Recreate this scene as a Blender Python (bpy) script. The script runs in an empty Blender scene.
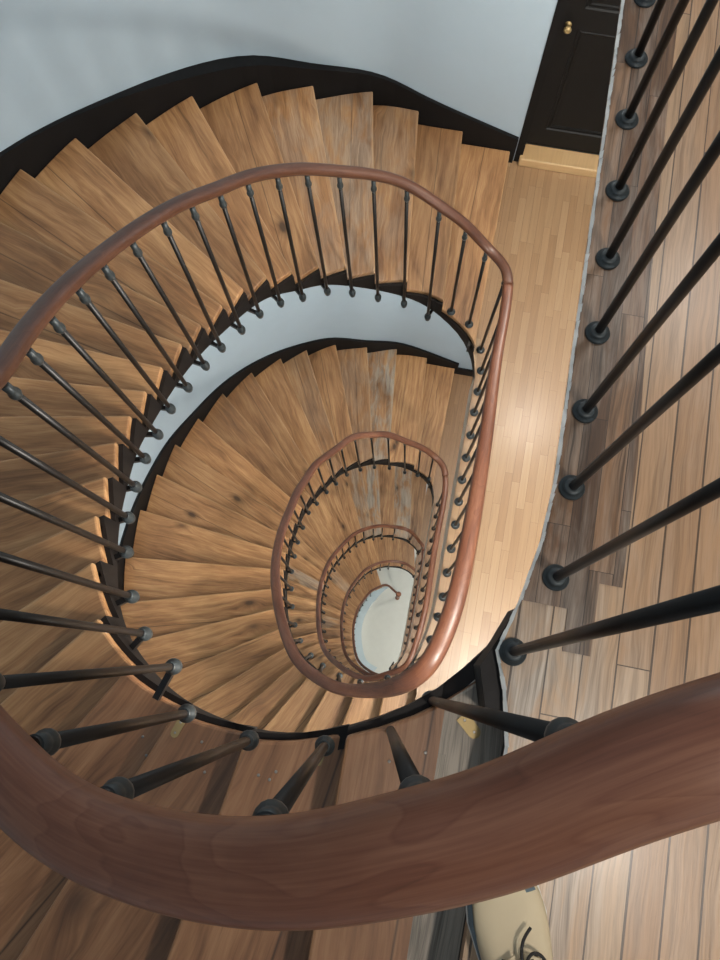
import bpy, bmesh, math, random
import numpy as np
from mathutils import Vector, Matrix
random.seed(7)
C = bpy.context.scene.collection
GROUND = 20.0                      # camera is 20 m above the ground floor; depths below are measured down from it
def Zd(d): return GROUND - d

# ------------------------------------------------------------------ materials
def new_mat(name):
    m = bpy.data.materials.new(name); m.use_nodes = True
    nt = m.node_tree; nt.nodes.clear()
    out = nt.nodes.new('ShaderNodeOutputMaterial'); b = nt.nodes.new('ShaderNodeBsdfPrincipled')
    nt.links.new(b.outputs[0], out.inputs[0])
    return m, nt, b
class N:
    """tiny helper to write node graphs"""
    def __init__(s, nt): s.nt = nt
    def n(s, t, **kw):
        nd = s.nt.nodes.new(t)
        for k, v in kw.items(): setattr(nd, k, v)
        return nd
    def set(s, sock, v):
        if hasattr(v, 'is_output'): s.nt.links.new(v, sock)
        else: sock.default_value = v
    def math(s, op, a, b=0.0, c=None):
        nd = s.n('ShaderNodeMath', operation=op); s.set(nd.inputs[0], a); s.set(nd.inputs[1], b)
        if c is not None: s.set(nd.inputs[2], c)
        return nd.outputs[0]
    def comb(s, x, y, z):
        nd = s.n('ShaderNodeCombineXYZ'); s.set(nd.inputs[0], x); s.set(nd.inputs[1], y); s.set(nd.inputs[2], z); return nd.outputs[0]
    def noise(s, vec, scale=1, detail=4, rough=.55, dist=0):
        nd = s.n('ShaderNodeTexNoise'); s.set(nd.inputs['Vector'], vec); nd.inputs['Scale'].default_value = scale
        nd.inputs['Detail'].default_value = detail; nd.inputs['Roughness'].default_value = rough; nd.inputs['Distortion'].default_value = dist
        return nd.outputs['Fac']
    def ramp(s, fac, stops):
        nd = s.n('ShaderNodeValToRGB'); s.set(nd.inputs[0], fac); cr = nd.color_ramp
        while len(cr.elements) < len(stops): cr.elements.new(.5)
        for e, (p, c) in zip(cr.elements, stops):
            e.position = p; e.color = (c[0], c[1], c[2], 1) if hasattr(c, '__len__') else (c, c, c, 1)
        return nd.outputs[0]
    def mix(s, fac, a, b, mode='MIX'):
        nd = s.n('ShaderNodeMix', data_type='RGBA', blend_type=mode)
        s.set(nd.inputs[0], fac)
        for k, v in ((6, a), (7, b)):
            if not hasattr(v, 'is_output') and len(v) == 3: v = (*v, 1)
            s.set(nd.inputs[k], v)
        return nd.outputs[2]
    def uv(s):
        nd = s.n('ShaderNodeUVMap'); sp = s.n('ShaderNodeSeparateXYZ'); s.nt.links.new(nd.outputs[0], sp.inputs[0])
        return sp.outputs[0], sp.outputs[1]
    def rnd(s): return s.n('ShaderNodeObjectInfo').outputs['Random']
    def attr(s, name):
        return s.n('ShaderNodeAttribute', attribute_type='OBJECT', attribute_name=name).outputs['Fac']
    def bump(s, h, strength, dist=.002):
        nd = s.n('ShaderNodeBump'); s.set(nd.inputs['Height'], h); nd.inputs['Strength'].default_value = strength; nd.inputs['Distance'].default_value = dist
        return nd.outputs[0]

def simple(name, col, rough=.5, metal=0, var=.0, coat=0, spec=.5):
    m, nt, b = new_mat(name); g = N(nt)
    if var:
        tc = g.n('ShaderNodeTexCoord')
        f = g.noise(tc.outputs['Object'], 6, 4)
        lo = tuple(c*(1-var) for c in col); hi = tuple(min(1, c*(1+var)) for c in col)
        nt.links.new(g.mix(f, lo, hi), b.inputs['Base Color'])
    else: b.inputs['Base Color'].default_value = (*col, 1)
    b.inputs['Roughness'].default_value = rough; b.inputs['Metallic'].default_value = metal
    b.inputs['Coat Weight'].default_value = coat
    b.inputs['Specular IOR Level'].default_value = spec
    return m

def tread_wood(name, dark, mid, light, rough=.42, seam=True):
    m, nt, b = new_mat(name); g = N(nt)
    u, v = g.uv(); r = g.rnd()
    r1 = g.math('MULTIPLY', r, 37.0); r2 = g.math('FRACT', g.math('MULTIPLY', r, 91.7)); r3 = g.math('FRACT', g.math('MULTIPLY', r, 517.3))
    # slow warp of the grain
    w = g.noise(g.comb(g.math('MULTIPLY_ADD', u, 1.6, r1), g.math('MULTIPLY', v, 3.0), r1), 1, 3)
    # knots
    kn = g.n('ShaderNodeTexVoronoi', feature='F1'); nt.links.new(g.comb(g.math('MULTIPLY_ADD', u, 2.1, r1), g.math('MULTIPLY', v, 4.2), r1), kn.inputs['Vector']); kn.inputs['Scale'].default_value = 1
    kd = kn.outputs['Distance']
    near = g.ramp(kd, [(0, 1), (.28, 0)])
    vv = g.math('ADD', g.math('MULTIPLY_ADD', w, .10, v), g.math('MULTIPLY', near, .05))
    grain = g.noise(g.comb(g.math('MULTIPLY_ADD', u, 2.2, r1), g.math('MULTIPLY', vv, 34), r1), 1, 6, .62, .4)
    fine = g.noise(g.comb(g.math('MULTIPLY_ADD', u, 9, r1), g.math('MULTIPLY', vv, 190), r1), 1, 3, .6)
    broad = g.noise(g.comb(g.math('MULTIPLY_ADD', u, 1.7, r1), g.math('MULTIPLY', v, 6), g.math('ADD', r1, 5)), 1, 3, .5, .8)
    f = g.math('ADD', g.math('ADD', g.math('MULTIPLY', grain, .5), g.math('MULTIPLY', fine, .2)), g.math('MULTIPLY', broad, .35))
    col = g.ramp(f, [(.33, dark), (.51, mid), (.69, light)])
    # per tread tint
    tint = g.mix(r2, (.78, .74, .70), (1.18, 1.12, 1.04))
    col = g.mix(1.0, col, tint, 'MULTIPLY')
    # dark streaks and knots
    st = g.noise(g.comb(g.math('MULTIPLY_ADD', u, 1.3, r1), g.math('MULTIPLY', vv, 24), g.math('ADD', r1, 9)), 1, 4, .7, .3)
    col = g.mix(g.ramp(st, [(.62, 0), (.78, .75)]), col, tuple(c*.45 for c in dark))
    col = g.mix(g.ramp(kd, [(.05, .9), (.10, .4), (.19, 0)]), col, tuple(c*.35 for c in dark))
    if seam:   # joint between the two boards of a tread
        sv = g.math('ABSOLUTE', g.math('SUBTRACT', g.math('ADD', v, g.math('MULTIPLY', u, g.math('MULTIPLY', g.math('SUBTRACT', r3, .5), .05))), g.math('MULTIPLY_ADD', r2, .10, .13)))
        on = g.math('GREATER_THAN', r3, .35)
        col = g.mix(g.math('MULTIPLY', g.ramp(sv, [(.0012, .8), (.004, 0)]), on), col, tuple(c*.3 for c in dark))
    # worn, greyed middle of some treads
    worn = g.attr('worn')
    wm = g.noise(g.comb(g.math('MULTIPLY_ADD', u, 3.2, r1), g.math('MULTIPLY', v, 9), r1), 1, 5, .6, .5)
    mask = g.math('MULTIPLY', worn, g.ramp(wm, [(.40, 0), (.56, 1)]))
    grey = g.ramp(g.math('ADD', g.math('MULTIPLY', grain, .6), g.math('MULTIPLY', fine, .4)), [(.3, (.13, .105, .08)), (.7, (.46, .40, .32))])
    col = g.mix(mask, col, grey)
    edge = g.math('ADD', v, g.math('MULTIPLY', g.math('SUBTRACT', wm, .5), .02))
    col = g.mix(g.ramp(edge, [(.003, .25), (.016, 0)]), col, tuple(min(1, c*1.12) for c in light))  # paler nosing rim: wear plus the light it catches, put into the colour
    nt.links.new(col, b.inputs['Base Color'])
    rr = g.ramp(f, [(.3, rough+.12), (.7, rough-.05)]); nt.links.new(rr, b.inputs['Roughness'])
    b.inputs['Coat Weight'].default_value = .12; b.inputs['Coat Roughness'].default_value = .22
    nt.links.new(g.bump(g.math('ADD', grain, fine), .25, .0015), b.inputs['Normal'])
    return m

def plank_floor(name, row, length, cols, dark, grain_dark=.6, wornamt=0, rough=.38, gap=.0016, coat=.15, edge=False, spec=.5):
    m, nt, b = new_mat(name); g = N(nt)
    u, v = g.uv()
    ridx = g.math('FLOOR', g.math('DIVIDE', v, row))
    off = g.math('FRACT', g.math('MULTIPLY', g.math('SINE', g.math('MULTIPLY', ridx, 12.9898)), 43758.5453))
    uu = g.math('DIVIDE', g.math('ADD', u, g.math('MULTIPLY', off, length*3)), length)
    cidx = g.math('FLOOR', uu)
    pid = g.math('FRACT', g.math('MULTIPLY', g.math('SINE', g.math('ADD', g.math('MULTIPLY', ridx, 78.233), g.math('MULTIPLY', cidx, 37.719))), 9631.137))
    pid2 = g.math('FRACT', g.math('MULTIPLY', pid, 17.31))
    p31 = g.math('MULTIPLY', pid, 31.0)
    w = g.noise(g.comb(g.math('MULTIPLY_ADD', u, 2.5, p31), g.math('MULTIPLY', v, 7), p31), 1, 3)
    vv = g.math('MULTIPLY_ADD', w, .05, v)
    grain = g.noise(g.comb(g.math('MULTIPLY_ADD', u, 2.6, p31), g.math('MULTIPLY', vv, 70), p31), 1, 5, .62, .5)
    fine = g.noise(g.comb(g.math('MULTIPLY_ADD', u, 10, p31), g.math('MULTIPLY', vv, 330), p31), 1, 3, .6)
    base = g.ramp(pid, cols)
    f = g.math('ADD', g.math('MULTIPLY', grain, .65), g.math('MULTIPLY', fine, .35))
    shade = g.ramp(f, [(.30, grain_dark), (.55, 1.0), (.75, 1.08)])
    col = g.mix(1.0, base, shade, 'MULTIPLY')
    st = g.noise(g.comb(g.math('MULTIPLY_ADD', u, 1.7, p31), g.math('MULTIPLY', vv, 45), g.math('ADD', p31, 3)), 1, 4, .7, .3)
    col = g.mix(g.ramp(st, [(.64, 0), (.80, .6)]), col, dark)
    if wornamt:
        wm = g.noise(g.comb(g.math('MULTIPLY', u, 3.0), g.math('MULTIPLY', v, 16), .3), 1, 5, .65, .8)
        gr = g.ramp(f, [(.36, (.09, .075, .06)), (.62, (.50, .44, .37))])
        wa = wornamt if not edge else g.math('MULTIPLY_ADD', g.math('MULTIPLY', g.ramp(v, [(.34, 1), (.52, 0)]), g.ramp(u, [(.05, 1), (.45, 0)])), .6, wornamt)
        col = g.mix(g.math('MULTIPLY', g.ramp(wm, [(.42, 0), (.60, 1)]), wa), col, gr)
    # joints
    fv = g.math('FRACT', g.math('DIVIDE', v, row)); dv = g.math('MULTIPLY', g.math('MINIMUM', fv, g.math('SUBTRACT', 1.0, fv)), row)
    fu = g.math('FRACT', uu); du = g.math('MULTIPLY', g.math('MINIMUM', fu, g.math('SUBTRACT', 1.0, fu)), length)
    gapv = g.math('MULTIPLY_ADD', pid2, gap, gap*.35)
    joint = g.math('MAXIMUM', g.math('LESS_THAN', dv, gapv), g.math('LESS_THAN', du, gap*.6))
    col = g.mix(g.math('MULTIPLY', joint, .85), col, dark)
    nt.links.new(col, b.inputs['Base Color'])
    b.inputs['Roughness'].default_value = rough; b.inputs['Coat Weight'].default_value = coat; b.inputs['Coat Roughness'].default_value = .2
    nt.links.new(g.bump(g.math('SUBTRACT', f, joint), .25, .002), b.inputs['Normal'])
    return m

def rail_wood(name, k=1.0):
    m, nt, b = new_mat(name); g = N(nt)
    u, v = g.uv(); r = g.rnd()
    r1 = g.math('MULTIPLY', r, 23.0)
    # flat-sawn figure: contour lines of a slow noise stretched along the rail
    hill = g.noise(g.comb(g.math('MULTIPLY_ADD', u, 4.2, r1), g.math('MULTIPLY', v, 13), r1), 1, 2, .4, .3)
    ring = g.math('FRACT', g.math('MULTIPLY', hill, 11.0))
    line = g.ramp(ring, [(0, .0), (.10, .9), (.55, .55), (.93, .35), (1, .0)])
    fine = g.noise(g.comb(g.math('MULTIPLY_ADD', u, 10, r1), g.math('MULTIPLY', v, 300), r1), 1, 4, .65)
    broad = g.noise(g.comb(g.math('MULTIPLY_ADD', u, 2.6, r1), g.math('MULTIPLY', v, 10), g.math('ADD', r1, 4)), 1, 4, .55, .6)
    f = g.math('ADD', g.math('ADD', g.math('MULTIPLY', line, .10), g.math('MULTIPLY', fine, .34)), g.math('MULTIPLY', broad, .55))
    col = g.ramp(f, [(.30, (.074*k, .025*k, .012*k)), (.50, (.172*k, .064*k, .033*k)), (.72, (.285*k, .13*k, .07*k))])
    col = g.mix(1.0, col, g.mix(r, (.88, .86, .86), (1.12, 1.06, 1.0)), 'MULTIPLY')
    nt.links.new(col, b.inputs['Base Color'])
    b.inputs['Roughness'].default_value = .42; b.inputs['Coat Weight'].default_value = .10; b.inputs['Coat Roughness'].default_value = .25; b.inputs['Specular IOR Level'].default_value = .4
    nt.links.new(g.bump(fine, .08, .001), b.inputs['Normal'])
    return m

M = {}
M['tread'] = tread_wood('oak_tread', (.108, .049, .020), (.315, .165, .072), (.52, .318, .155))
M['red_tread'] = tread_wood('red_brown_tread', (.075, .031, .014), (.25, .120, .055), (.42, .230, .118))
M['grey_wood'] = plank_floor('weathered_grey_board', .5, 3, [(0, (.33, .28, .22)), (1, (.36, .30, .24))], (.04, .03, .025), .16, 0, .6, .0001, 0)
M['landing_wood'] = plank_floor('narrow_strip_parquet', .047, .42, [(0, (.285, .166, .083)), (.35, (.335, .207, .108)), (.7, (.30, .176, .088)), (1, (.37, .238, .129))], (.15, .08, .04), .84, 0, .40, .0009, .14)
M['dark_landing'] = plank_floor('brown_strip_parquet', .05, .6, [(0, (.25, .135, .062)), (.5, (.30, .165, .08)), (1, (.27, .15, .07))], (.09, .045, .02), .7, 0, .42, .0009, .1)
M['top_floor'] = plank_floor('old_plank_floor', .064, 2.6, [(0, (.44, .262, .142)), (.3, (.35, .19, .093)), (.6, (.49, .315, .182)), (1, (.41, .24, .125))], (.035, .02, .013), .50, .16, .38, .0019, .14, True)
M['edge_board'] = plank_floor('weathered_edge_board', .047, .55, [(0, (.080, .038, .018)), (.35, (.25, .13, .062)), (.65, (.13, .065, .032)), (1, (.20, .098, .045))], (.02, .012, .008), .15, .34, .42, .001, .12)
M['rail'] = rail_wood('polished_mahogany')
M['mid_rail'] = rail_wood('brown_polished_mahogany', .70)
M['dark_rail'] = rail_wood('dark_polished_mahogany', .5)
M['iron'] = simple('black_iron', (.011, .009, .008), .42, .3, .3)
M['disc'] = simple('blued_iron', (.035, .043, .046), .45, .3, .25)
M['black'] = simple('black_paint', (.0045, .0042, .0045), .6, 0, .2, 0, .2)
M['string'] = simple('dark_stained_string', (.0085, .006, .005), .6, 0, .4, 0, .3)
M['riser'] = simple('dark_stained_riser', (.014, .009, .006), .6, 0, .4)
M['wall'] = simple('blue_grey_wall_paint', (.345, .425, .485), .6, 0, .04)
M['plaster'] = simple('white_plaster', (.62, .62, .60), .7, 0, .06)
M['white_edge'] = simple('chipped_white_paint', (.80, .79, .74), .6, 0, .15)
M['landing_edge'] = simple('worn_cream_edge', (.56, .46, .36), .6, 0, .2)
M['pale_floor'] = simple('pale_hall_floor', (.57, .565, .51), .5, 0, .06)
M['pale_string'] = simple('pale_blue_painted_string', (.42, .50, .53), .5, 0, .12)
M['door'] = simple('black_door_paint', (.0055, .0055, .0056), .5, 0, .15, 0, .2)
M['step_wood'] = plank_floor('light_step_wood', .3, 3, [(0, (.50, .32, .15)), (1, (.55, .36, .18))], (.3, .17, .08), .85, 0, .45, .0001, .1)
M['brass'] = simple('brass', (.40, .29, .13), .5, .6, .3)
M['steel'] = simple('screw_steel', (.35, .33, .30), .4, .8)
M['leather'] = simple('cream_leather', (.56, .45, .29), .6, 0, .16)
M['sole'] = simple('white_rubber', (.62, .62, .58), .6)
M['teal'] = simple('slate_blue_suede', (.10, .13, .145), .8, 0, .2)
M['lace'] = simple('dark_lace', (.018, .015, .013), .7)

# ------------------------------------------------------------------ helpers
def add(name, bm, mats, parent=None, loc=None, smooth=False):
    me = bpy.data.meshes.new(name)
    bmesh.ops.remove_doubles(bm, verts=bm.verts, dist=1e-5)
    bmesh.ops.recalc_face_normals(bm, faces=bm.faces)
    bm.to_mesh(me); bm.free()
    for m in (mats if isinstance(mats, (list, tuple)) else [mats]): me.materials.append(m)
    if smooth:
        for p in me.polygons: p.use_smooth = True
        me.set_sharp_from_angle(angle=.7)
    o = bpy.data.objects.new(name, me); C.objects.link(o)
    base = Vector((0, 0, 0))
    if parent is not None:
        o.parent = parent
        p = parent; base = Vector(p['_o'])
    org = Vector(loc) if loc is not None else base
    me.transform(Matrix.Translation(-org)); o.location = org - base
    o['_o'] = tuple(org)
    return o
def tag(o, label, cat, group=None):
    o['label'] = label; o['category'] = cat
    if group: o['group'] = group
    return o
def thing(name, label, cat, loc, group=None):
    o = bpy.data.objects.new(name, None); C.objects.link(o); o.location = loc; o['_o'] = tuple(loc); o.empty_display_size = .1
    return tag(o, label, cat, group)
def struct(o): o['kind'] = 'structure'; return o
def uvlayer(bm): return bm.loops.layers.uv.verify()
def quad(bm, pts, uvs=None, mi=0):
    vs = [bm.verts.new(p) for p in pts]
    try: f = bm.faces.new(vs)
    except ValueError: return None
    f.material_index = mi
    if uvs:
        l = uvlayer(bm)
        for lp, q in zip(f.loops, uvs): lp[l].uv = q
    return f
def box(bm, x0, x1, y0, y1, z0, z1, mi=0):
    P = lambda x, y, z: (x, y, z)
    a = [P(x0,y0,z0),P(x1,y0,z0),P(x1,y1,z0),P(x0,y1,z0),P(x0,y0,z1),P(x1,y0,z1),P(x1,y1,z1),P(x0,y1,z1)]
    for f in ((0,3,2,1),(4,5,6,7),(0,1,5,4),(1,2,6,5),(2,3,7,6),(3,0,4,7)):
        pts = [a[i] for i in f]
        if f in ((0,3,2,1),(4,5,6,7)): uvs = [(p[1], p[0]) for p in pts]
        elif f in ((0,1,5,4),(2,3,7,6)): uvs = [(p[0], p[2]) for p in pts]
        else: uvs = [(p[1], p[2]) for p in pts]
        quad(bm, pts, uvs, mi)
def prism(bm, poly, z0, z1, mi=0):
    quad(bm, [(x, y, z1) for x, y in poly], [(y, x) for x, y in poly], mi)
    quad(bm, [(x, y, z0) for x, y in poly][::-1], [(y, x) for x, y in poly][::-1], mi)
    n = len(poly)
    for i in range(n):
        a, b = poly[i], poly[(i+1) % n]
        quad(bm, [(*a, z0), (*b, z0), (*b, z1), (*a, z1)], [(a[1], z0), (b[1], z0), (b[1], z1), (a[1], z1)], mi)
def frame(d):
    d = Vector(d).normalized(); t = Vector((0, 0, 1)) if abs(d.z) < .9 else Vector((1, 0, 0))
    a = d.cross(t).normalized(); return a, d.cross(a).normalized()
def lathe(bm, p0, p1, prof, n=14, mi=0):
    """turned shape along p0->p1; prof = [(distance from p0, radius)]"""
    p0, p1 = Vector(p0), Vector(p1); d = (p1-p0).normalized(); a, b = frame(d)
    rings = []
    for s, r in prof:
        c = p0 + d*s
        rings.append([bm.verts.new(c + (a*math.cos(2*math.pi*i/n) + b*math.sin(2*math.pi*i/n))*r) for i in range(n)])
    for A, B in zip(rings, rings[1:]):
        for i in range(n):
            f = bm.faces.new((A[i], A[(i+1) % n], B[(i+1) % n], B[i])); f.material_index = mi; f.smooth = True
    bm.faces.new(rings[0][::-1]).material_index = mi; bm.faces.new(rings[-1]).material_index = mi
def bar(bm, p0, p1, w, h, mi=0):
    p0, p1 = Vector(p0), Vector(p1); d = (p1-p0).normalized(); s = d.cross(Vector((0, 0, 1))).normalized(); u = s.cross(d)
    v = [bm.verts.new(p + s*sx*w/2 + u*sz*h/2) for p in (p0, p1) for sx, sz in ((-1,-1),(1,-1),(1,1),(-1,1))]
    for f in ((0,1,2,3),(7,6,5,4),(0,4,5,1),(1,5,6,2),(2,6,7,3),(3,7,4,0)): bm.faces.new([v[i] for i in f]).material_index = mi

class Spline:
    """natural cubic spline through points at parameters t"""
    def __init__(s, t, P):
        s.t = np.array(t, float); s.P = np.array(P, float); n = len(t); h = np.diff(s.t)
        A = np.eye(n); R = np.zeros_like(s.P)
        for i in range(1, n-1):
            A[i, i-1] = h[i-1]; A[i, i] = 2*(h[i-1]+h[i]); A[i, i+1] = h[i]
            R[i] = 3*((s.P[i+1]-s.P[i])/h[i] - (s.P[i]-s.P[i-1])/h[i-1])
        s.c = np.linalg.solve(A, R); s.h = h
    def __call__(s, x):
        i = int(np.clip(np.searchsorted(s.t, x, side='right')-1, 0, len(s.t)-2)); h = s.h[i]; d = x - s.t[i]
        b = (s.P[i+1]-s.P[i])/h - h*(2*s.c[i]+s.c[i+1])/3; dd = (s.c[i+1]-s.c[i])/(3*h)
        return s.P[i] + b*d + s.c[i]*d*d + dd*d**3

# ------------------------------------------------------------------ plan of the stair (metres, x right, y away; camera above 0,0)
D = [1.467, 4.392, 8.10, 12.76, 16.30, 20.0]           # depth of each landing below the camera
NR = [25, 24, 27, 22, 20]                              # risers in each flight
OFFX = [0, 0, .04, .13, .27, .34]                      # the old well leans a little as it goes down
T1t = [0, 1, 1.5, 2, 3, 4, 5, 6, 7, 8, 9, 10, 11, 12, 13, 14, 15, 16, 17, 18, 19, 20, 21, 22, 23, 24, 24.5, 25]
T1p = [(.289,1.85),(.250,1.99),(.16,2.10),(.01,2.19),(-.221,2.219),(-.408,2.172),(-.559,2.105),(-.69,2.02),(-.80,1.90),(-.895,1.785),(-.962,1.64),(-1.005,1.48),
 (-1.042,1.318),(-1.062,1.165),(-1.072,1.005),(-1.066,.855),(-1.052,.715),(-1.028,.58),(-.984,.432),(-.930,.285),(-.855,.135),(-.753,-.017),(-.605,-.128),(-.43,-.188),(-.24,-.198),(-.026,-.140),(.115,-.05),(.225,.075)]
O1p = [(.575,3.387),(.257,3.385),(-.068,3.385),(-.362,3.385),(-.654,3.375),(-.994,3.251),(-1.289,3.113),(-1.588,2.864),(-1.808,2.61),(-2.018,2.317),(-2.166,2.014),(-2.26,1.70),(-2.31,1.38),(-2.33,1.07),(-2.315,.76),(-2.28,.47),
 (-2.20,.14),(-2.08,-.17),(-1.93,-.47),(-1.72,-.76),(-1.48,-1.02),(-1.21,-1.22),(-.86,-1.35),(-.40,-1.41),(.0,-1.43),(.24,-1.44)]
T2t = [0, 1, 1.5, 2, 3, 4, 5, 6, 7, 8, 9, 10, 11, 12, 13, 14, 15, 16, 17, 18, 19, 20, 21, 22, 23, 24]
T2p = [(.315,1.86),(.275,2.0),(.19,2.09),(.04,2.15),(-.24,2.13),(-.395,2.065),(-.535,1.962),(-.655,1.837),(-.733,1.695),(-.795,1.542),(-.848,1.385),(-.880,1.235),(-.892,1.066),(-.888,.903),(-.868,.752),(-.835,.6),
 (-.79,.447),(-.736,.3),(-.668,.161),(-.584,.045),(-.48,-.035),(-.37,-.092),(-.235,-.142),(-.077,-.158),(.093,-.095),(.225,.06)]
O2p = [(.61,3.387),(.285,3.385),(-.043,3.385),(-.382,3.36),(-.692,3.252),(-1.006,3.151),(-1.266,2.973),(-1.476,2.772),(-1.689,2.515),(-1.873,2.2),(-1.993,1.87),(-2.087,1.552),(-2.124,1.224),(-2.129,.873),(-2.09,.46),(-2.0,.09),
 (-1.88,-.22),(-1.71,-.53),(-1.51,-.79),(-1.26,-1.02),(-1.0,-1.19),(-.66,-1.33),(-.30,-1.40),(.04,-1.43),(.24,-1.44)]
ST1, SO1 = Spline(T1t, T1p), Spline(range(26), O1p)
ST2, SO2 = Spline(T2t, T2p), Spline(range(25), O2p)

EDGE = [(.289,1.85),(.290,1.6),(.290,.42),(.280,.30),(.256,.18),(.226,.078),(.250,.009),(.270,-.09),(.262,-.22),(.246,-.40),(.240,-.8),(.24,-1.47)]
def plan(f):
    """inner and outer curve of flight f as functions of the riser number"""
    if f == 0: return (lambda t: ST1(min(max(t, 0), 25))), (lambda t: SO1(min(max(t, .9), 25)))
    st = 3.2 if f == 4 else 0.0
    k = (24.0-st)/NR[f]
    def T(t):
        s = min(max(st+t*k, 0), 24); w = s/24.0
        p = ST2(s).copy(); sc = 1.0 if f == 1 else 1.06
        p[0] = .3 - (.3-p[0])*sc + (OFFX[f+1]*(1-w) + OFFX[f]*w if f > 1 else 0)
        return p
    return T, (lambda t: SO2(min(max(st+t*k, .9), 24)))

def stair_flight(f, label, treadmats=None, bevel=False, pale=False, worn=()):
    Db, n = D[f+1], NR[f]; r = (D[f+1]-D[f])/n
    T, O = plan(f)
    root = thing('staircase', label, 'staircase', (T(0)[0], T(0)[1], Zd(Db)), 'curved wooden stair flights around the well')
    zt = lambda t: Zd(Db - r*t)
    th = .034
    def inward(t):
        a, b = T(t), O(t); d = (a-b); return d/np.linalg.norm(d)
    for j in range(1, n):
        t0, t1 = j, j+1.0
        a0, b0 = T(t0), O(t0)
        e = (b0-a0)/np.linalg.norm(b0-a0); pn = np.array([-e[1], e[0]])
        mid = (T(j+.5)+O(j+.5))/2
        if np.dot(mid-a0, pn) < 0: pn = -pn
        nose = .0
        S = 7
        ins, outs = [], []
        for i in range(S):
            s = t0 + (t1-t0+.14)*i/(S-1)
            ext = np.array([max(0, s-n)*.35 + (.05*i/(S-1) if j == n-1 else 0), 0])
            ins.append(T(s)+ext); outs.append(O(s)+ext)
        # the tread is one solid: top, bottom, sides; grain runs along the nosing
        bm = bmesh.new(); uvlayer(bm)
        Q = lambda p: (float(np.dot(p-a0, e)), float(np.dot(p-a0, pn)))
        z1 = zt(j); z0 = z1 - th
        R = 5
        def P(i, q): return ins[i] + (outs[i]-ins[i])*q/R
        for i in range(S-1):
            for q in range(R):
                pts = [P(i, q), P(i+1, q), P(i+1, q+1), P(i, q+1)]
                mi = 0
                if treadmats and j in treadmats and Q((pts[0]+pts[2])/2)[1] > treadmats[j]: mi = 1
                uvs = [Q(p) for p in pts]
                if mi == 1: uvs = [(u_, v_+.3) for u_, v_ in uvs]
                quad(bm, [(*p, z1) for p in pts], uvs, mi)
                quad(bm, [(*p, z0) for p in pts][::-1], uvs[::-1], mi)
        loop = [P(0, q) for q in range(R+1)] + [P(i, R) for i in range(1, S)] + [P(S-1, q) for q in range(R-1, -1, -1)] + [P(i, 0) for i in range(S-2, 0, -1)]
        for i in range(len(loop)):
            p, q = loop[i], loop[(i+1) % len(loop)]
            u0, u1 = Q(p), Q(q)
            quad(bm, [(*p, z0), (*q, z0), (*q, z1), (*p, z1)], [(u0[0], u0[1]-th), (u1[0], u1[1]-th), u1, u0], 0)
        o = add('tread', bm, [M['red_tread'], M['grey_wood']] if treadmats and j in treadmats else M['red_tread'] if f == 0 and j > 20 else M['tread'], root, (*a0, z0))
        o['worn'] = float(dict(worn).get(j, 0.0))
        if bevel:
            bv = o.modifiers.new('round', 'BEVEL'); bv.width = .007; bv.segments = 2; bv.limit_method = 'ANGLE'; bv.angle_limit = math.radians(50)
    rb = .028
    for j in range(1, n):
        a0, b0 = T(j), O(j); e = (b0-a0)/np.linalg.norm(b0-a0); pn = np.array([-e[1], e[0]])
        if np.dot((T(j+.5) if j < n else (a0*2-T(j-.5)))-a0, pn) < 0: pn = -pn
        A, B = a0 + pn*rb + e*.004, b0 + pn*rb; A2, B2 = A + pn*.014, B + pn*.014
        bm = bmesh.new()
        z1 = zt(j)-(th if j < n else .03); z0 = zt(j-1)
        prism(bm, [tuple(A), tuple(B), tuple(B2), tuple(A2)], z0, z1)
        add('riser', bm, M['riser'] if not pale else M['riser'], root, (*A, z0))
    # top riser follows the curved landing edge
    bm = bmesh.new(); eo = OFFX[f]*.5
    line = [(x+eo+.012, y) for x, y in EDGE if y < .17]
    prism(bm, line + [(x+.014, y) for x, y in line[::-1]], zt(n-1), zt(n)-.03)
    add('riser', bm, M['riser'], root)
    # cut string carrying the inner tread ends
    sm = M['pale_string'] if pale else M['string']
    bm = bmesh.new()
    sub = 5
    def sp(t, off): return T(t) + inward(t)*off
    for j in range(0, n):
        zt1 = zt(j) - th if j > 0 else zt(0) - .01
        for s in range(sub):
            ta, tb = j + s/sub, j + (s+1)/sub
            top = zt1 if j > 0 else zt(0)-.002
            dpt = lambda t: (.19 - .08*min(1, max(0, (t-21)/2))) if f == 0 else .24
            ba, bb = zt(ta)-dpt(ta), zt(tb)-dpt(tb)
            A, B, A2, B2 = sp(ta, .014), sp(tb, .014), sp(ta, -.035), sp(tb, -.035)
            quad(bm, [(*A, ba), (*B, bb), (*B, top), (*A, top)]); quad(bm, [(*A2, ba), (*A2, top), (*B2, top), (*B2, bb)])
            quad(bm, [(*A, top), (*B, top), (*B2, top), (*A2, top)]); quad(bm, [(*A, ba), (*A2, ba), (*B2, bb), (*B, bb)])
            if s == 0:
                lo = zt(j-1)-th if j > 1 else ba
                quad(bm, [(*A, lo), (*A2, lo), (*A2, top), (*A, top)])
    A, A2 = sp(n, .014), sp(n, -.035)
    quad(bm, [(*A, zt(n)-dpt(n)), (*A2, zt(n)-dpt(n)), (*A2, zt(n)-r-th), (*A, zt(n)-r-th)])
    prism(bm, [(x+eo, y) for x, y in [(.200,.045),(.226,.10),(.252,.165),(.268,.165),(.262,.05),(.264,-.03),(.222,-.03)]], zt(n)-.115, zt(n)-.016)
    add('inner_string', bm, sm, root)
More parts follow.
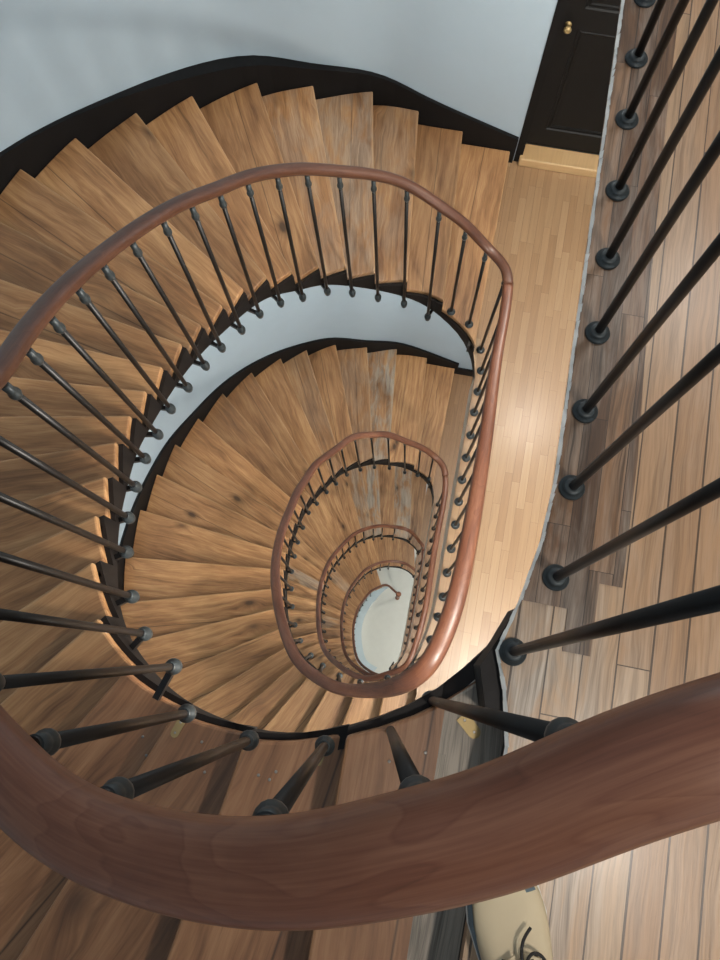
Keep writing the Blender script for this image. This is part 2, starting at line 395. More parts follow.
    if pale:
        bm = bmesh.new(); K = 60
        for i in range(K):
            ta, tb = n*.86*i/K, n*.86*(i+1)/K
            wd = lambda t: .03 + .17*min(1, t/2.5)
            A, B, A2, B2 = sp(ta, .014), sp(tb, .014), sp(ta, wd(ta)), sp(tb, wd(tb))
            quad(bm, [(*A, .16), (*B, .16), (*B2, .16), (*A2, .16)]); quad(bm, [(*A2, 0), (*A2, .16), (*B2, .16), (*B2, 0)])
        o = add('plinth', bm, M['pale_string'], root); o['label'] = 'pale blue painted plinth'
    # black skirting string on the wall side
    bm = bmesh.new(); K = n*4
    bmp = (lambda t: .055*math.exp(-((t-6.4)/1.5)**2)) if f == 0 else (lambda t: 0.0)
    def ow(t, off): return O(t) - inward(t)*off
    for i in range(K):
        ta, tb = .9+(n-.9)*i/K, .9+(n-.9)*(i+1)/K
        za, zb = zt(ta)+.12, zt(tb)+.12
        A, B, A2, B2 = ow(ta, .003), ow(tb, .003), ow(ta, .028+bmp(ta)), ow(tb, .028+bmp(tb))
        la, lb = zt(ta)-.26-r, zt(tb)-.26-r
        quad(bm, [(*A, la), (*B, lb), (*B, zb), (*A, za)]); quad(bm, [(*A, za), (*B, zb), (*B2, zb), (*A2, za)])
        quad(bm, [(*A2, la), (*A2, za), (*B2, zb), (*B2, lb)]); quad(bm, [(*A, la), (*A2, la), (*B2, lb), (*B, lb)])
    for t in (.9, n):
        A, A2 = ow(t, .003), ow(t, .028); quad(bm, [(*A, zt(t)-.26-r), (*A2, zt(t)-.26-r), (*A2, zt(t)+.12), (*A, zt(t)+.12)])
    add('wall_string', bm, M['black'], root)
    # plastered underside
    bm = bmesh.new()
    for i in range(K):
        ta, tb = n*i/K, n*(i+1)/K
        A, B, A2, B2 = sp(ta, -.034), sp(tb, -.034), O(ta), O(tb)
        za, zb = zt(ta)-(.17 if f == 0 else .22), zt(tb)-(.17 if f == 0 else .22)
        quad(bm, [(*A, za), (*B, zb), (*B2, zb), (*A2, za)]); quad(bm, [(*A, za-.02), (*A2, za-.02), (*B2, zb-.02), (*B, zb-.02)])
    add('soffit', bm, M['plaster'], root)
    return root, T, O, zt

# ------------------------------------------------------------------ flights
flights = []
FL = ['uppermost wooden stair flight sweeping down left of the top landing to the black door',
      'second wooden stair flight down, starting at the strip parquet landing by the black door',
      'third wooden stair flight down, seen small inside the second handrail loop',
      'fourth wooden stair flight down, thin ring of treads near the pale hall floor',
      'lowest stair flight with a pale inner edge, reaching the pale hall floor']
for f in range(5):
    flights.append(stair_flight(f, FL[f], {24: .155} if f == 0 else None, f < 2, f == 4,
        {0: [(3, .25), (4, .45), (5, .3)], 1: [(3, .9), (4, .25), (6, .15)], 2: [(2, .8), (4, .9), (5, .5), (13, .6)], 3: [(8, .5), (12, .4)], 4: []}[f]))
root0 = flights[0][0]
# brass mending plates and screws on the first treads of the top flight
def plate(x, y, z, ang, L=.05, W=.017):
    bm = bmesh.new(); n = 6
    pts = [(-L/2, -W/2), (L/2-W/2, -W/2)] + [(L/2-W/2+W/2*math.sin(a), -W/2*math.cos(a)) for a in [math.pi*i/n for i in range(1, n)]] + [(L/2-W/2, W/2), (-L/2, W/2)]
    c, s = math.cos(ang), math.sin(ang)
    prism(bm, [(x+p*c-q*s, y+p*s+q*c) for p, q in pts], z, z+.003)
    o = add('brass_plate', bm, M['brass'], root0); o['label'] = 'brass mending plate'
    for d in (-.3, .25):
        bm = bmesh.new(); lathe(bm, (x+d*L*c, y+d*L*s, z+.0025), (x+d*L*c, y+d*L*s, z+.005), [(0, .003), (.0012, .003), (.0018, .002)], 8)
        add('screw', bm, M['steel'], o)
zt0 = flights[0][3]
plate(.212, -.074, zt0(24), -.70, .052, .026)
plate(-.072, -.195, zt0(23), -1.75, .052, .015)
plate(-.414, -.219, zt0(22), -1.85, .046, .019)
for x, y, j in [(.134,-.14,24),(.105,-.178,24),(.067,-.17,24),(-.17,-.268,23),(-.195,-.264,23),(-.094,-.213,23),(-.16,-.25,23),(-.352,-.238,22),(-.26,-.262,22),(-.33,-.30,22),(-.52,-.27,21),(-.50,-.31,21)]:
    bm = bmesh.new(); z = zt0(j); lathe(bm, (x, y, z-.001), (x, y, z+.003), [(0, .0036), (.0018, .0036), (.003, .002)], 8)
    add('screw', bm, M['steel'], root0)

# ------------------------------------------------------------------ landings, walls
def landing(i, mat):
    bm = bmesh.new(); dx = OFFX[i]
    top = [(.289, 3.53)] if i == 0 else [(.22, 3.53), (.22, 2.09), (.262, 1.97)]
    poly = [(x+dx*(1 if y > -.05 else .0), y) for x, y in top] + [(x+(dx if y > .1 else dx*.5 if y > -.05 else 0), y) for x, y in EDGE] + [(2.5, -1.47), (2.5, 3.53)]
    prism(bm, poly, Zd(D[i])-.03, Zd(D[i]))
    o = struct(add('floor', bm, mat))
    bm = bmesh.new()
    inn = []
    for q, (x, y) in enumerate(poly):
        inn.append((x + (.085 if x < 1 else 0), y))
    prism(bm, inn, Zd(D[i])-.27, Zd(D[i])-.032)
    struct(add('ceiling', bm, M['plaster']))
    return poly
p0 = landing(0, M['top_floor'])
for i in (1, 2, 3, 4): landing(i, M['landing_wood'] if i == 1 else M['dark_landing'])
# dark weathered edge board of the top landing and the chipped white edge below it
bm = bmesh.new()
inner = [(.292,3.5)] + [(x+.002, y) for x, y in EDGE if y > .10] + [(.345,.18),(.345,.10),(.398,.10),(.398,.24),(.442,.24),(.443,.50),(.429,.86),(.42,1.3),(.42,3.5)]
prism(bm, inner, Zd(D[0])-.001, Zd(D[0])+.0025)
struct(add('trim_1', bm, M['edge_board']))
bm = bmesh.new()
ed = [(.289, 3.5)] + [(x, y) for x, y in EDGE if y > -.3]
rr = random.Random(3)
for a, b in zip(ed, ed[1:]):
    L = math.dist(a, b); k = max(1, int(L/.02))
    for s in range(k):
        p = [a[0]+(b[0]-a[0])*s/k, a[1]+(b[1]-a[1])*s/k]; q = [a[0]+(b[0]-a[0])*(s+1)/k, a[1]+(b[1]-a[1])*(s+1)/k]
        w1, w2 = .003+.002*rr.random(), .0
        quad(bm, [(p[0]-w1, p[1], Zd(D[0])-.004), (q[0]-w1, q[1], Zd(D[0])-.004), (q[0]+.0035*rr.random(), q[1], Zd(D[0])+.003), (p[0]+.0035*rr.random(), p[1], Zd(D[0])+.003)])
        quad(bm, [(p[0]+.01, p[1], Zd(D[0])-.034), (q[0]+.01, q[1], Zd(D[0])-.034), (q[0]-w1, q[1], Zd(D[0])-.004), (p[0]-w1, p[1], Zd(D[0])-.004)])
struct(add('trim_2', bm, M['white_edge']))
for i in (1, 2, 3, 4):
    bm = bmesh.new(); dx = OFFX[i]
    for a, b in zip(EDGE[:6], EDGE[1:6]):
        quad(bm, [(a[0]+dx-.004, a[1], Zd(D[i])-.27), (b[0]+dx-.004, b[1], Zd(D[i])-.27), (b[0]+dx-.004, b[1], Zd(D[i])-.002), (a[0]+dx-.004, a[1], Zd(D[i])-.002)])
    struct(add('trim_%d' % (i+2), bm, M['landing_edge']))
# ground floor hall
bm = bmesh.new(); prism(bm, [(-2.6, -1.7), (2.7, -1.7), (2.7, 3.7), (-2.6, 3.7)], -.1, 0)
struct(add('floor', bm, M['pale_floor']))
# stairwell wall: upper storey, and the storeys below it
TOP = Zd(-1.3)
def wall_strip(SO, n, off, ztop, zbot, bump=lambda t: 0.0):
    bm = bmesh.new(); K = n*4; cols = []
    for i in range(K+1):
        t = .88 + (n-.88)*i/K; p = SO(t); d = SO(min(t+.02, n)) - SO(max(t-.02, 0)); d = d/np.linalg.norm(d)
        nn = np.array([d[1], -d[0]]);
        if np.dot(nn, p - np.array([-.6, .95])) < 0: nn = -nn
        ob = off + bump(t); cols.append((p + nn*ob, p + nn*(ob+.12), t))
    for (a, A, ta), (b, B, tb) in zip(cols, cols[1:]):
        quad(bm, [(*a, zbot(ta)), (*b, zbot(tb)), (*b, ztop(tb)), (*a, ztop(ta))])
        quad(bm, [(*A, zbot(ta)), (*A, ztop(ta)), (*B, ztop(tb)), (*B, zbot(tb))])
        quad(bm, [(*a, ztop(ta)), (*b, ztop(tb)), (*B, ztop(tb)), (*A, ztop(ta))]); quad(bm, [(*a, zbot(ta)), (*A, zbot(ta)), (*B, zbot(tb)), (*b, zbot(tb))])
    return bm
struct(add('wall_left', wall_strip(SO1, 25, .026, lambda t: TOP, lambda t: flights[0][3](t)-.5, lambda t: .055*math.exp(-((t-6.4)/1.5)**2)), M['wall'], smooth=True))
r0 = (D[1]-D[0])/25
struct(add('wall_left', wall_strip(SO2, 24, .026, lambda t: Zd(D[1]-r0*t*25/24)-.30, lambda t: 0.0), M['wall'], smooth=True))
bm = bmesh.new(); box(bm, .262, 2.6, 3.53, 3.65, 0, TOP); box(bm, .262, .296, 3.412, 3.53, 0, TOP); box(bm, .296, 2.5, 3.412, 3.53, 0, Zd(D[1])-.29); struct(add('wall_back', bm, M['wall']))
for i in (2, 3, 4):
    bm = bmesh.new(); box(bm, .262, 2.5, 3.388, 3.412, Zd(D[i]), Zd(D[i])+.14); struct(add('baseboard_back', bm, M['black']))
bm = bmesh.new(); box(bm, 2.5, 2.6, -1.6, 3.53, 0, TOP); struct(add('wall_right', bm, M['wall']))
bm = bmesh.new(); box(bm, .2, 2.5, -1.6, -1.47, 0, TOP); struct(add('wall_front', bm, M['wall']))

bm = bmesh.new(); box(bm, .35, 2.5, -1.47, 3.53, TOP-.15, TOP); struct(add('ceiling', bm, M['plaster']))
# door on the first landing below
zl = Zd(D[1]); DX0, DX1, DZ0, DZ1 = .345, 1.16, zl+.075, zl+2.08
def panel_leaf(bm, x0, x1, z0, z1, y):
    """recessed panel with a raised moulding, front faces -y"""
    rings = [(0, y), (.006, y+.009), (.018, y+.010), (.024, y+.007), (.034, y+.011), (.04, y+.0115)]
    pr = None
    for o_, yy in rings:
        q = [(x0+o_, yy, z0+o_), (x1-o_, yy, z0+o_), (x1-o_, yy, z1-o_), (x0+o_, yy, z1-o_)]
        if pr:
            for i in range(4): quad(bm, [pr[i], pr[(i+1) % 4], q[(i+1) % 4], q[i]])
        pr = q
    quad(bm, pr)
door = struct(thing('door_1', '', '', (DX0, 3.5, DZ0))); del door['label'], door['category']
bm = bmesh.new(); y = 3.50
box(bm, DX0, DX1, y+.012, 3.528, DZ0, DZ1)
st = .105
zs = [DZ0, DZ0+.15, DZ0+.93, DZ0+1.06, DZ1-.12, DZ1]
for z0_, z1_ in ((zs[0], zs[1]), (zs[2], zs[3]), (zs[4], zs[5])): box(bm, DX0, DX1, y, y+.014, z0_, z1_)
for x0_, x1_ in ((DX0, DX0+st), (DX1-st, DX1)):
    for z0_, z1_ in ((zs[1], zs[2]), (zs[3], zs[4])): box(bm, x0_, x1_, y, y+.014, z0_, z1_)
add('door_leaf', bm, M['door'], door)
for z0_, z1_ in ((zs[1], zs[2]), (zs[3], zs[4])):
    for x0_, x1_ in ((DX0+st, DX1-st),):
        bm = bmesh.new(); panel_leaf(bm, x0_, x1_, z0_, z1_, y); add('door_panel', bm, M['door'], door)
bm = bmesh.new()
box(bm, .296, DX0, 3.405, 3.53, zl+.0, DZ1+.05); box(bm, DX1, DX1+.05, 3.47, 3.53, zl, DZ1+.05); box(bm, DX0, DX1, 3.47, 3.53, DZ1, DZ1+.05)
add('door_frame', bm, M['black'], door)
bm = bmesh.new(); kz = zl+1.03; lathe(bm, (.392, 3.50, kz), (.392, 3.42, kz), [(0, .018), (.005, .018), (.008, .008), (.022, .008), (.028, .017), (.038, .022), (.047, .020), (.053, .01)], 16)
add('door_knob', bm, M['brass'], door)
bm = bmesh.new(); box(bm, .328, 1.22, 3.372, 3.50, zl, zl+.072)
stp = add('door_step', bm, M['step_wood'], None, (.33, 3.37, zl)); tag(stp, 'pale wooden step on the parquet landing in front of the black door', 'step')
bvm = stp.modifiers.new('round', 'BEVEL'); bvm.width = .008; bvm.segments = 2

# ------------------------------------------------------------------ railings
PROF = []
for i in range(20):
    a = 2*math.pi*i/20; c, s = math.cos(a), math.sin(a)
    x = math.copysign(abs(c)**.8, c)*.5; y = math.copysign(abs(s)**.8, s)*.5
    if -.34 < y < -.12: x *= .90
    PROF.append((x, y))
def handrail(path, root, w=.066, h=.056, wf=None, mat='rail'):
    P = [Vector(p) for p in path]; bm = bmesh.new(); lay = uvlayer(bm); rings = []; L = 0
    per = [0]
    for i in range(20):
        q0, q1 = PROF[i], PROF[(i+1) % 20]; per.append(per[-1] + math.hypot((q1[0]-q0[0])*w, (q1[1]-q0[1])*h))
    us = []
    for i, p in enumerate(P):
        d = (P[min(i+1, len(P)-1)] - P[max(i-1, 0)]).normalized(); s = d.cross(Vector((0, 0, 1))).normalized(); u = s.cross(d)
        if i: L += (P[i]-P[i-1]).length
        us.append(L); q = wf(p) if wf else 1.0
        rings.append([bm.verts.new(p + s*x*w*q + u*y*h*q) for x, y in PROF])
    for k in range(len(rings)-1):
        for i in range(20):
            f = bm.faces.new((rings[k][i], rings[k][(i+1) % 20], rings[k+1][(i+1) % 20], rings[k+1][i])); f.smooth = True
            for lp, q in zip(f.loops, ((us[k], per[i]), (us[k], per[i+1]), (us[k+1], per[i+1]), (us[k+1], per[i]))): lp[lay].uv = q
    bm.faces.new(rings[0][::-1]); bm.faces.new(rings[-1])
    me = bpy.data.meshes.new('handrail'); bmesh.ops.recalc_face_normals(bm, faces=bm.faces); bm.to_mesh(me); bm.free(); me.materials.append(M[mat])
    o = bpy.data.objects.new('handrail', me); C.objects.link(o); o.parent = root
    me.transform(Matrix.Translation(-Vector(root['_o']))); o['_o'] = root['_o']
    return o
R = .0092
def baluster(root, b, t, kind, bracket=None, detail=2, cs=1.0):
    """kind 'disc' stands on a floor, 'drop' hangs beside the string on a bracket"""
    b, t = Vector(b), Vector(t); L = (t-b).length; d = (t-b).normalized()
    bm = bmesh.new(); lathe(bm, b, t, [(0, R), (L, R*1.0)], 12)
    if detail == 0:
        if kind == 'disc': lathe(bm, b, t, [(0, .024), (.01, .024), (.016, .015)], 10)
        else: lathe(bm, b, t, [(-.02, .008), (-.012, .018), (.02, .02), (.045, .012)], 10)
        lathe(bm, b, t, [(L-.085, .010), (L-.075, .0145), (L-.06, .0145), (L-.05, .010)], 10)
        if bracket is not None: bar(bm, b+d*.012, Vector(bracket), .018, .02)
        add('baluster', bm, M['iron'], root, b); return
    o = add('baluster', bm, M['iron'], root, b)
    bm = bmesh.new()
    if kind == 'disc':
        lathe(bm, b, t, [(0, .0255), (.006, .0262), (.009, .0245), (.0105, .0195), (.015, .0195), (.018, .0165), (.019, .012)], 24)
        add('base_disc', bm, M['disc'], o)
    else:
        lathe(bm, b, t, [(-.024, .006), (-.019, .013), (-.010, .0165), (-.002, .0145), (.004, .0195), (.022, .0205), (.034, .0185), (.040, .0135), (.05, .0135), (.056, .011)], 16)
        add('base_collar', bm, M['disc'], o)
    bm = bmesh.new(); lathe(bm, b, t, [(L-.090*cs, .0095), (L-.085*cs, .0118), (L-.076*cs, .0145), (L-.066*cs, .0145), (L-.058*cs, .0118), (L-.052*cs, .0108), (L-.01*cs, .0108)], 16)
    add('top_collar', bm, M['disc'], o)
    if bracket is not None:
        bm = bmesh.new(); bar(bm, b+d*.012, Vector(bracket), .016, .022); add('bracket', bm, M['iron'], o)
    return o
def path_of(pts, step=.02):
    P = np.array(pts, float); t = np.concatenate([[0], np.cumsum(np.maximum(np.linalg.norm(np.diff(P[:, :2], axis=0), axis=1), 1e-3))])
    sp = Spline(t, P); n = max(8, int(t[-1]/step)); return [tuple(sp(t[-1]*i/n)) for i in range(n+1)]
def d3(p): return (p[0], p[1], Zd(p[2]))

RL = ['foreground handrail and iron balusters of the top landing, curving down the uppermost flight',
      'railing along the strip parquet landing by the black door and down the second flight',
      'railing of the third flight, smaller loop inside the second railing',
      'railing of the fourth flight, fine rail loop near the pale hall floor',
      'lowest railing ending in a round knob above the pale hall floor']
# --- top railing
B1 = [[.293,2.029,4.392],[.191,2.122,4.275],[.069,2.184,4.275],[-.068,2.158,4.358],[-.223,2.159,4.241],[-.376,2.109,4.124],[-.518,2.052,4.007],[-.643,1.975,3.89],[-.749,1.855,3.773],[-.834,1.745,3.656],[-.899,1.609,3.539],[-.938,1.455,3.422],[-.977,1.299,3.305],[-.994,1.154,3.188],[-1.007,.999,3.071],[-1.015,.856,2.954],[-.997,.71,2.837],[-.978,.58,2.72],[-.941,.448,2.603],[-.894,.32,2.486],[-.828,.197,2.369],[-.736,.062,2.252],[-.636,-.033,2.135],[-.48,-.092,1.918],[-.38,-.174,1.731],[-.217,-.188,1.614],[-.065,-.168,1.614],[.06,-.115,1.684],[.133,-.042,1.684]]
P1 = [[.277,2.018,3.467],[.177,2.14,3.467],[.053,2.166,3.35],[-.091,2.173,3.233],[-.257,2.175,3.116],[-.407,2.116,2.999],[-.542,2.023,2.882],[-.656,1.925,2.765],[-.743,1.811,2.648],[-.816,1.682,2.531],[-.868,1.54,2.414],[-.913,1.404,2.297],[-.945,1.261,2.18],[-.971,1.105,2.063],[-.979,.956,1.946],[-.97,.819,1.829],[-.952,.677,1.712],[-.918,.544,1.595],[-.877,.419,1.478],[-.85,.30,1.361],[-.79,.178,1.244],[-.705,.062,1.127],[-.60,-.035,1.01],[-.46,-.112,.893],[-.314,-.138,.775],[-.202,-.15,.675],[-.055,-.125,.585],[.048,-.08,.535],[.142,-.02,.515]]
rail0 = thing('stair_railing', RL[0], 'railing', (.33, .5, Zd(D[0])), 'iron and mahogany stair railings')
rp = [(.34,3.3,.44),(.34,2.4,.44),(.34,1.5,.44),(.34,.9,.44),(.338,.5,.44),(.332,.27,.44),(.302,.12,.44),(.255,.035,.44),(.195,-.002,.44),(.139,-.038,.46),(.091,-.074,.485),(.038,-.105,.510),(-.023,-.137,.55),(-.097,-.162,.602),(-.16,-.173,.645),(-.238,-.174,.695),(-.324,-.157,.755)]
rp += [(P1[k][0], P1[k][1], P1[k][2]-.030) for k in range(23, 0, -1)] + [(.292,2.02,3.437),(.310,1.955,3.437)]
wf0 = lambda p: .76 + .24*min(1, max(0, (p.z-Zd(1.05))/.28))
full = path_of([d3(p) for p in rp], .012)
cut = min(range(len(full)), key=lambda i: math.dist(full[i][:2], (-.40, -.135)) + 100*(full[i][2] < Zd(1.3)))
handrail(full[:cut+1], rail0, .070, .060, wf0)
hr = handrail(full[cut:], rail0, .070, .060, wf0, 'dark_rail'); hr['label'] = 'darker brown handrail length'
zf0 = flights[0][3]; T0 = flights[0][1]; O0 = flights[0][2]
def string_point(T, O, b, z):
    best = None
    for i in range(0, 251):
        t = 25*i/250; p = T(t)
        dd = (p[0]-b[0])**2 + (p[1]-b[1])**2
        if best is None or dd < best[0]: best = (dd, p, t)
    p, t = best[1], best[2]; o = O(t); e = (p-o)/np.linalg.norm(p-o)
    q = p - e*.005
    return (q[0], q[1], z)
for k in range(1, 29):
    b, t = d3(B1[k]), d3(P1[k])
    if k <= 2: baluster(rail0, b, t, 'disc')
    else: baluster(rail0, b, t, 'drop', string_point(T0, O0, b, b[2]+.006) if k not in (24, 25, 26) else None, 2, .62 if k > 23 else 1)
L0 = [((.254,.08),(.239,.100)),((.314,.234),(.330,.262)),((.321,.417),(.338,.440)),((.327,.581),(.338,.612)),((.331,.757),(.338,.80)),((.332,.932),(.338,.975)),((.333,1.101),(.338,1.145)),((.333,1.287),(.338,1.262)),((.336,1.454),(.338,1.453)),((.337,1.627),(.338,1.606)),((.338,1.79),(.338,1.79)),((.338,1.95),(.338,1.95))]
for b, t in L0: baluster(rail0, (*b, Zd(D[0])), (*t, Zd(.468)), 'disc', None, 2, .62)
# --- second railing
B2 = [[.321,1.992,8.1],[.219,2.07,7.946],[.094,2.088,7.946],[-.048,2.099,7.991],[-.219,2.075,7.837],[-.37,2.013,7.682],[-.499,1.918,7.527],[-.612,1.802,7.373],[-.685,1.655,7.218],[-.743,1.519,7.064],[-.794,1.36,6.91],[-.833,1.233,6.755],[-.835,1.063,6.601],[-.831,.905,6.446],[-.813,.761,6.292],[-.79,.617,6.137],[-.741,.468,5.983],[-.687,.326,5.828],[-.621,.19,5.673],[-.542,.085,5.519],[-.435,.0,5.365],[-.33,-.05,5.21],[-.2,-.09,5.056],[-.06,-.10,4.90],[.10,-.04,4.75]]
P2 = [[.312,2.002,7.175],[.204,2.098,7.175],[.064,2.113,7.021],[-.096,2.099,6.866],[-.257,2.08,6.712],[-.403,2.002,6.557],[-.533,1.909,6.402],[-.62,1.764,6.248],[-.689,1.621,6.093],[-.75,1.487,5.939],[-.784,1.321,5.785],[-.805,1.176,5.63],[-.807,1.022,5.476],[-.803,.878,5.321],[-.79,.75,5.167],[-.765,.61,5.012],[-.725,.465,4.858],[-.665,.325,4.703],[-.585,.175,4.549],[-.50,.055,4.394],[-.40,-.045,4.24],[-.27,-.105,4.085],[-.14,-.13,3.931],[.0,-.108,3.776],[.105,-.068,3.62]]
L1b = [(.294,2.022),(.319,1.884),(.32,1.744),(.32,1.608),(.322,1.459),(.319,1.314),(.317,1.174),(.319,1.038),(.323,.897),(.322,.752),(.322,.609),(.323,.468),(.314,.35),(.297,.215),(.266,.09)]
rail1 = thing('stair_railing', RL[1], 'railing', (.33, 1.0, Zd(D[1])), 'iron and mahogany stair railings')
rp = [(.310,1.955,3.437),(.316,1.86,3.437),(.314,1.6,3.437),(.322,1.235,3.437),(.327,.887,3.437),(.323,.56,3.437),(.308,.34,3.437),(.278,.177,3.437),(.213,.025,3.445),(.105,-.068,3.59)]
rp += [(P2[k][0], P2[k][1], P2[k][2]-.030) for k in range(23, 0, -1)] + [(.322,1.995,7.145),(.350,1.92,7.145)]
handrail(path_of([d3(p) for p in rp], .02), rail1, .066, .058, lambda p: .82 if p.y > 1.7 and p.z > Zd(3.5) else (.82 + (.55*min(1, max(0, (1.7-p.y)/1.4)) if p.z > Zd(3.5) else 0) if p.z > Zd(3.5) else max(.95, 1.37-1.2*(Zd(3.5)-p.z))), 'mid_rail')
for x, y in L1b: baluster(rail1, (x, y, Zd(D[1])), (x+.004, y-.004, Zd(3.467)), 'disc')
T1f, O1f = flights[1][1], flights[1][2]
for k in range(1, 25):
    b, t = d3(B2[k]), d3(P2[k])
    if k <= 2: baluster(rail1, b, t, 'disc')
    else: baluster(rail1, b, t, 'drop', string_point(T1f, O1f, b, b[2]+.006))
# --- railings of the three lower flights
for f in (2, 3, 4):
    n = NR[f]; T, O, zt = flights[f][1:]; dx = OFFX[f]
    rt = thing('stair_railing', RL[f], 'railing', (.33+dx, 1.0, Zd(D[f])), 'iron and mahogany stair railings')
    zr = Zd(D[f]) + .955
    pts = [(.31+dx, 1.92, zr), (.33+dx, 1.80, zr), (.335+dx, 1.5, zr), (.335+dx, 1.0, zr), (.335+dx, .5, zr), (.31+dx, .28, zr), (.25+dx*.8, .06, zr-.02)]
    bal = []
    def rpt(t, off, dz):
        a, o = T(t), O(t); e = (a-o)/np.linalg.norm(a-o); q = a + e*off; return (q[0], q[1], zt(t)+dz)
    for j in range(n-1, 0, -1):
        if j > 1: pts.append(rpt(j, .05, .955))
    if f < 4: pts += [(.20+OFFX[f+1], 2.06, zt(0)+.97), (.29+OFFX[f+1], 1.98, zt(0)+.955), (.31+OFFX[f+1], 1.92, zt(0)+.955)]
    else: pts += [(.0, 2.04, zt(0)+.985), (.15, 1.96, zt(0)+.975), (.28, 1.89, zt(0)+.97)]
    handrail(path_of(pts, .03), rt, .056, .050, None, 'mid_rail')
    for i in range(13):
        y_ = 1.84 - .135*i; baluster(rt, (.33+dx, y_, Zd(D[f])), (.333+dx, y_, zr-.03), 'disc', None, 0)
    for j in range(n-1, 0, -1):
        if f == 4 and j <= 1: continue
        b = rpt(j, .05, -.18) if j > 2 else rpt(j, -.03, 0); t = rpt(j, .05, .925)
        baluster(rt, b, t, 'drop' if j > 2 else 'disc', rpt(j, .0, -.17) if j > 2 else None, 0)
    if f == 4:
        bm = bmesh.new(); lathe(bm, (.30, 1.88, 0), (.30, 1.88, 1.2), [(0, .06), (.04, .06), (.06, .035), (.2, .032), (.5, .038), (.85, .03), (.9, .045), (.93, .06), (.97, .07), (1.01, .062), (1.04, .03)], 18)
        add('newel_post', bm, M['rail'], rt)

# ------------------------------------------------------------------ shoe on the top landing
def shoe(cx, cy, z, ang):
    root = thing('shoe', 'cream leather shoe with dark laces on the plank floor under the foreground handrail', 'shoe', (cx, cy, z))
    # outline of the sole: (along, half width left, half width right)
    SC = 1.32
    prof = [(-.145, .028, .028), (-.13, .035, .036), (-.08, .037, .038), (-.02, .036, .039), (.04, .044, .047), (.085, .050, .052), (.12, .046, .047), (.142, .034, .034), (.153, .018, .018)]
    c, s = math.cos(ang), math.sin(ang)
    W = lambda x, y, zz: (cx + SC*(x*c - y*s), cy + SC*(x*s + y*c), z + zz)
    def ring(a, wl, wr, hs): return None
    bm = bmesh.new(); rows = []
    for a, wl, wr in prof:
        rows.append([W(-wl*1.03, a, 0.0), W(-wl*1.06, a, .012), W(-wl*1.03, a, .026), W(wr*.99, a, .026), W(wr*1.0, a, .012), W(wr*.98, a, 0.0)])
    for A, B in zip(rows, rows[1:]):
        for i in range(6): quad(bm, [A[i], A[(i+1) % 6], B[(i+1) % 6], B[i]])
    quad(bm, rows[0][::-1]); quad(bm, rows[-1])
    so = add('sole', bm, M['sole'], root)
    hts = [.105, .112, .108, .105, .092, .070, .056, .046, .034]
    bm = bmesh.new(); rows = []
    for (a, wl, wr), h in zip(prof, hts):
        row = []
        for i in range(13):
            q = math.pi*i/12; x = -math.cos(q); w = wl if x < 0 else wr
            row.append(W(math.copysign(abs(x)**.75, x)*w, a*.985, .024 + (h-.024)*(math.sin(q)**.62)))
        rows.append(row)
    for ra, rb_ in zip(rows, rows[1:]):
        for i in range(12): quad(bm, [ra[i], ra[i+1], rb_[i+1], rb_[i]], None, 1 if ra is rows[6] and i in (8, 9) else 0)
    quad(bm, rows[0][::-1]); quad(bm, rows[-1])
    up = add('upper', bm, [M['leather'], M['teal']], root, None, True)
    ss = up.modifiers.new('sub', 'SUBSURF'); ss.levels = 1; ss.render_levels = 2
    # blue toe bumper and side stripe
    bm = bmesh.new(); rows = []
    for k, (a, wl, wr) in enumerate(prof[4:]):
        h = (.034, .036, .040, .040, .034)[k]
        rows.append([W(-wl*1.035, a, .02), W(-wl*1.035, a, h), W(-wl*.94, a, h+.012)])
    for A, B in zip(rows, rows[1:]):
        for i in range(2): quad(bm, [A[i], A[i+1], B[i+1], B[i]])
    st_ = add('toe_band', bm, M['teal'], up); st_['label'] = 'slate blue side band'
    # laces: crossing cords plus a bow
    W0 = W; W = lambda x, y, zz: W0(x, y-.002, zz+.004)
    bm = bmesh.new()
    def cord(pts, r=.0028):
        pts = path_of(pts, .004)
        for p, q in zip(pts, pts[1:]): lathe(bm, p, q, [(0, r), ((Vector(q)-Vector(p)).length+.001, r)], 6)
    for k in range(4):
        a = .055 - .024*k; h = .096 + .006*k
        cord([W(-.022, a, h-.014), W(0, a-.004, h+.004), W(.022, a-.010, h-.012)])
        cord([W(.022, a, h-.014), W(0, a-.006, h+.006), W(-.022, a-.012, h-.012)])
    cord([W(0, .045, .104), W(.016, .062, .100), (W(.030, .048, .092)), W(.026, .030, .098), W(.004, .040, .108)])
    cord([W(0, .045, .104), W(.008, .075, .090), W(.020, .085, .082)])
    cord([W(0, .040, .106), W(-.022, .040, .098), W(-.032, .026, .088), W(-.016, .024, .102)])
    add('laces', bm, M['lace'], up)
    bm = bmesh.new()
    for sx in (-1, 1):
        P_ = [W(sx*.006, .062, .091), W(sx*.030, .050, .086), W(sx*.036, -.06, .088), W(sx*.012, -.06, .112)]
        Pt = [(x, y, zz+.004) for x, y, zz in P_]
        quad(bm, Pt); quad(bm, P_[::-1])
        for i in range(4): quad(bm, [P_[i], P_[(i+1) % 4], Pt[(i+1) % 4], Pt[i]])
    add('lace_flap', bm, M['leather'], up)
shoe(.345, -.468, Zd(D[0]), math.radians(20))

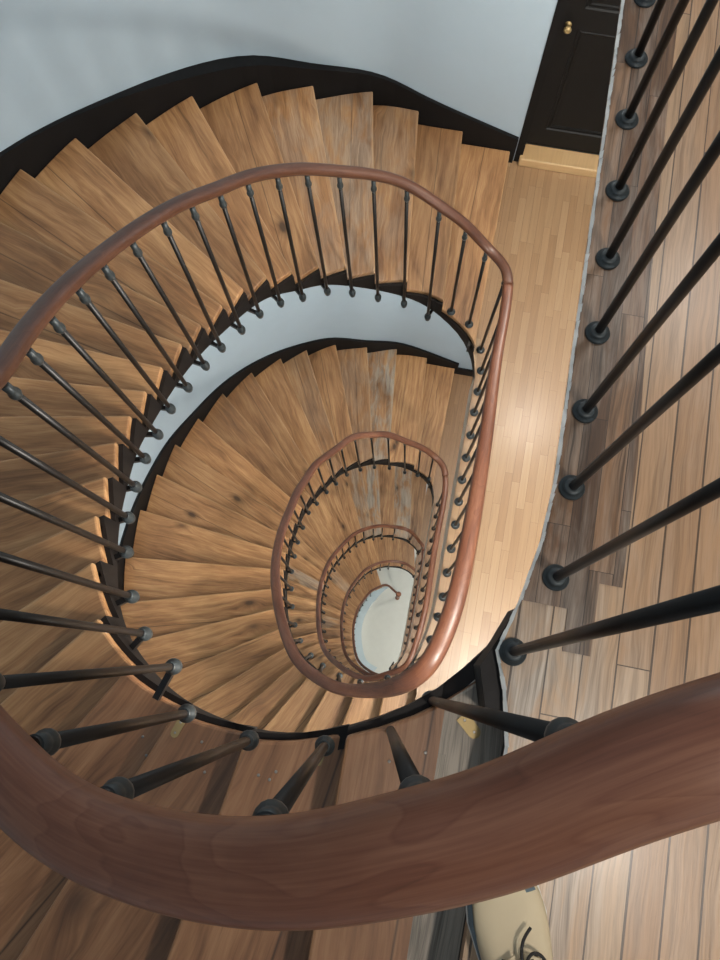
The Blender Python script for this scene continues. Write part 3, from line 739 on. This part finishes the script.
# ------------------------------------------------------------------ light
def area(name, loc, size, power, col, rot=(0, 0, 0)):
    l = bpy.data.lights.new(name, 'AREA'); l.shape = 'DISK'; l.size = size; l.energy = power; l.color = col
    o = bpy.data.objects.new(name, l); C.objects.link(o); o.location = loc; o.rotation_euler = rot
    return o
def globe(name, loc, radius, power, col):
    l = bpy.data.lights.new(name, 'POINT'); l.shadow_soft_size = radius; l.energy = power; l.color = col
    o = bpy.data.objects.new(name, l); C.objects.link(o); o.location = loc; return o
globe('upper_wall_fill', (-.15, 3.05, Zd(.35)), .12, 34, (1, .96, .92))  # unseen fill globe, added to brighten the upper wall
area('landing_lamp', (1.25, -.5, Zd(-1.1)), .40, 70, (1, .93, .85), (0, -.6, 0))
area('corridor_lamp', (1.45, 2.4, Zd(-1.1)), .6, 26, (1, .94, .87))
CW = [0, 88, 95, 100, 80, 75]
SW = [0, 215, 190, 190, 150, 130]
for i in range(1, 6):
    globe('ceiling_lamp', (1.0+OFFX[i], 2.5, Zd(D[i-1]+.42)), .22, CW[i], (1, .94, .86))
    globe('stair_lamp', (1.0+OFFX[i], .05, Zd(D[i-1]+.42)), .14, SW[i], (1, .93, .84))
w = bpy.data.worlds.new('skylight'); bpy.context.scene.world = w; w.use_nodes = True
bg = w.node_tree.nodes['Background']; bg.inputs[0].default_value = (.74, .86, 1.0, 1); bg.inputs[1].default_value = .5

# ------------------------------------------------------------------ camera
cam = bpy.data.cameras.new('camera'); cam.sensor_fit = 'HORIZONTAL'; cam.sensor_width = 36; cam.lens = 755/720*36
cam.clip_start = .02
co = bpy.data.objects.new('camera', cam); C.objects.link(co)
Rm = ((0.9807446, -0.18509819, 0.06227913), (0.19463288, 0.9526208, -0.23373414), (-0.01606463, 0.24135506, 0.9703039))
m4 = Matrix.Identity(4)
for i in range(3):
    for j in range(3): m4[i][j] = Rm[i][j]
m4.translation = (0, 0, GROUND)
co.matrix_world = m4
bpy.context.scene.camera = co
for o in bpy.data.objects:
    if '_o' in o: del o['_o']
vs = bpy.context.scene.view_settings
vs.view_transform = 'Standard'; vs.look = 'None'; vs.exposure = 0; vs.gamma = 1; vs.use_curve_mapping = False
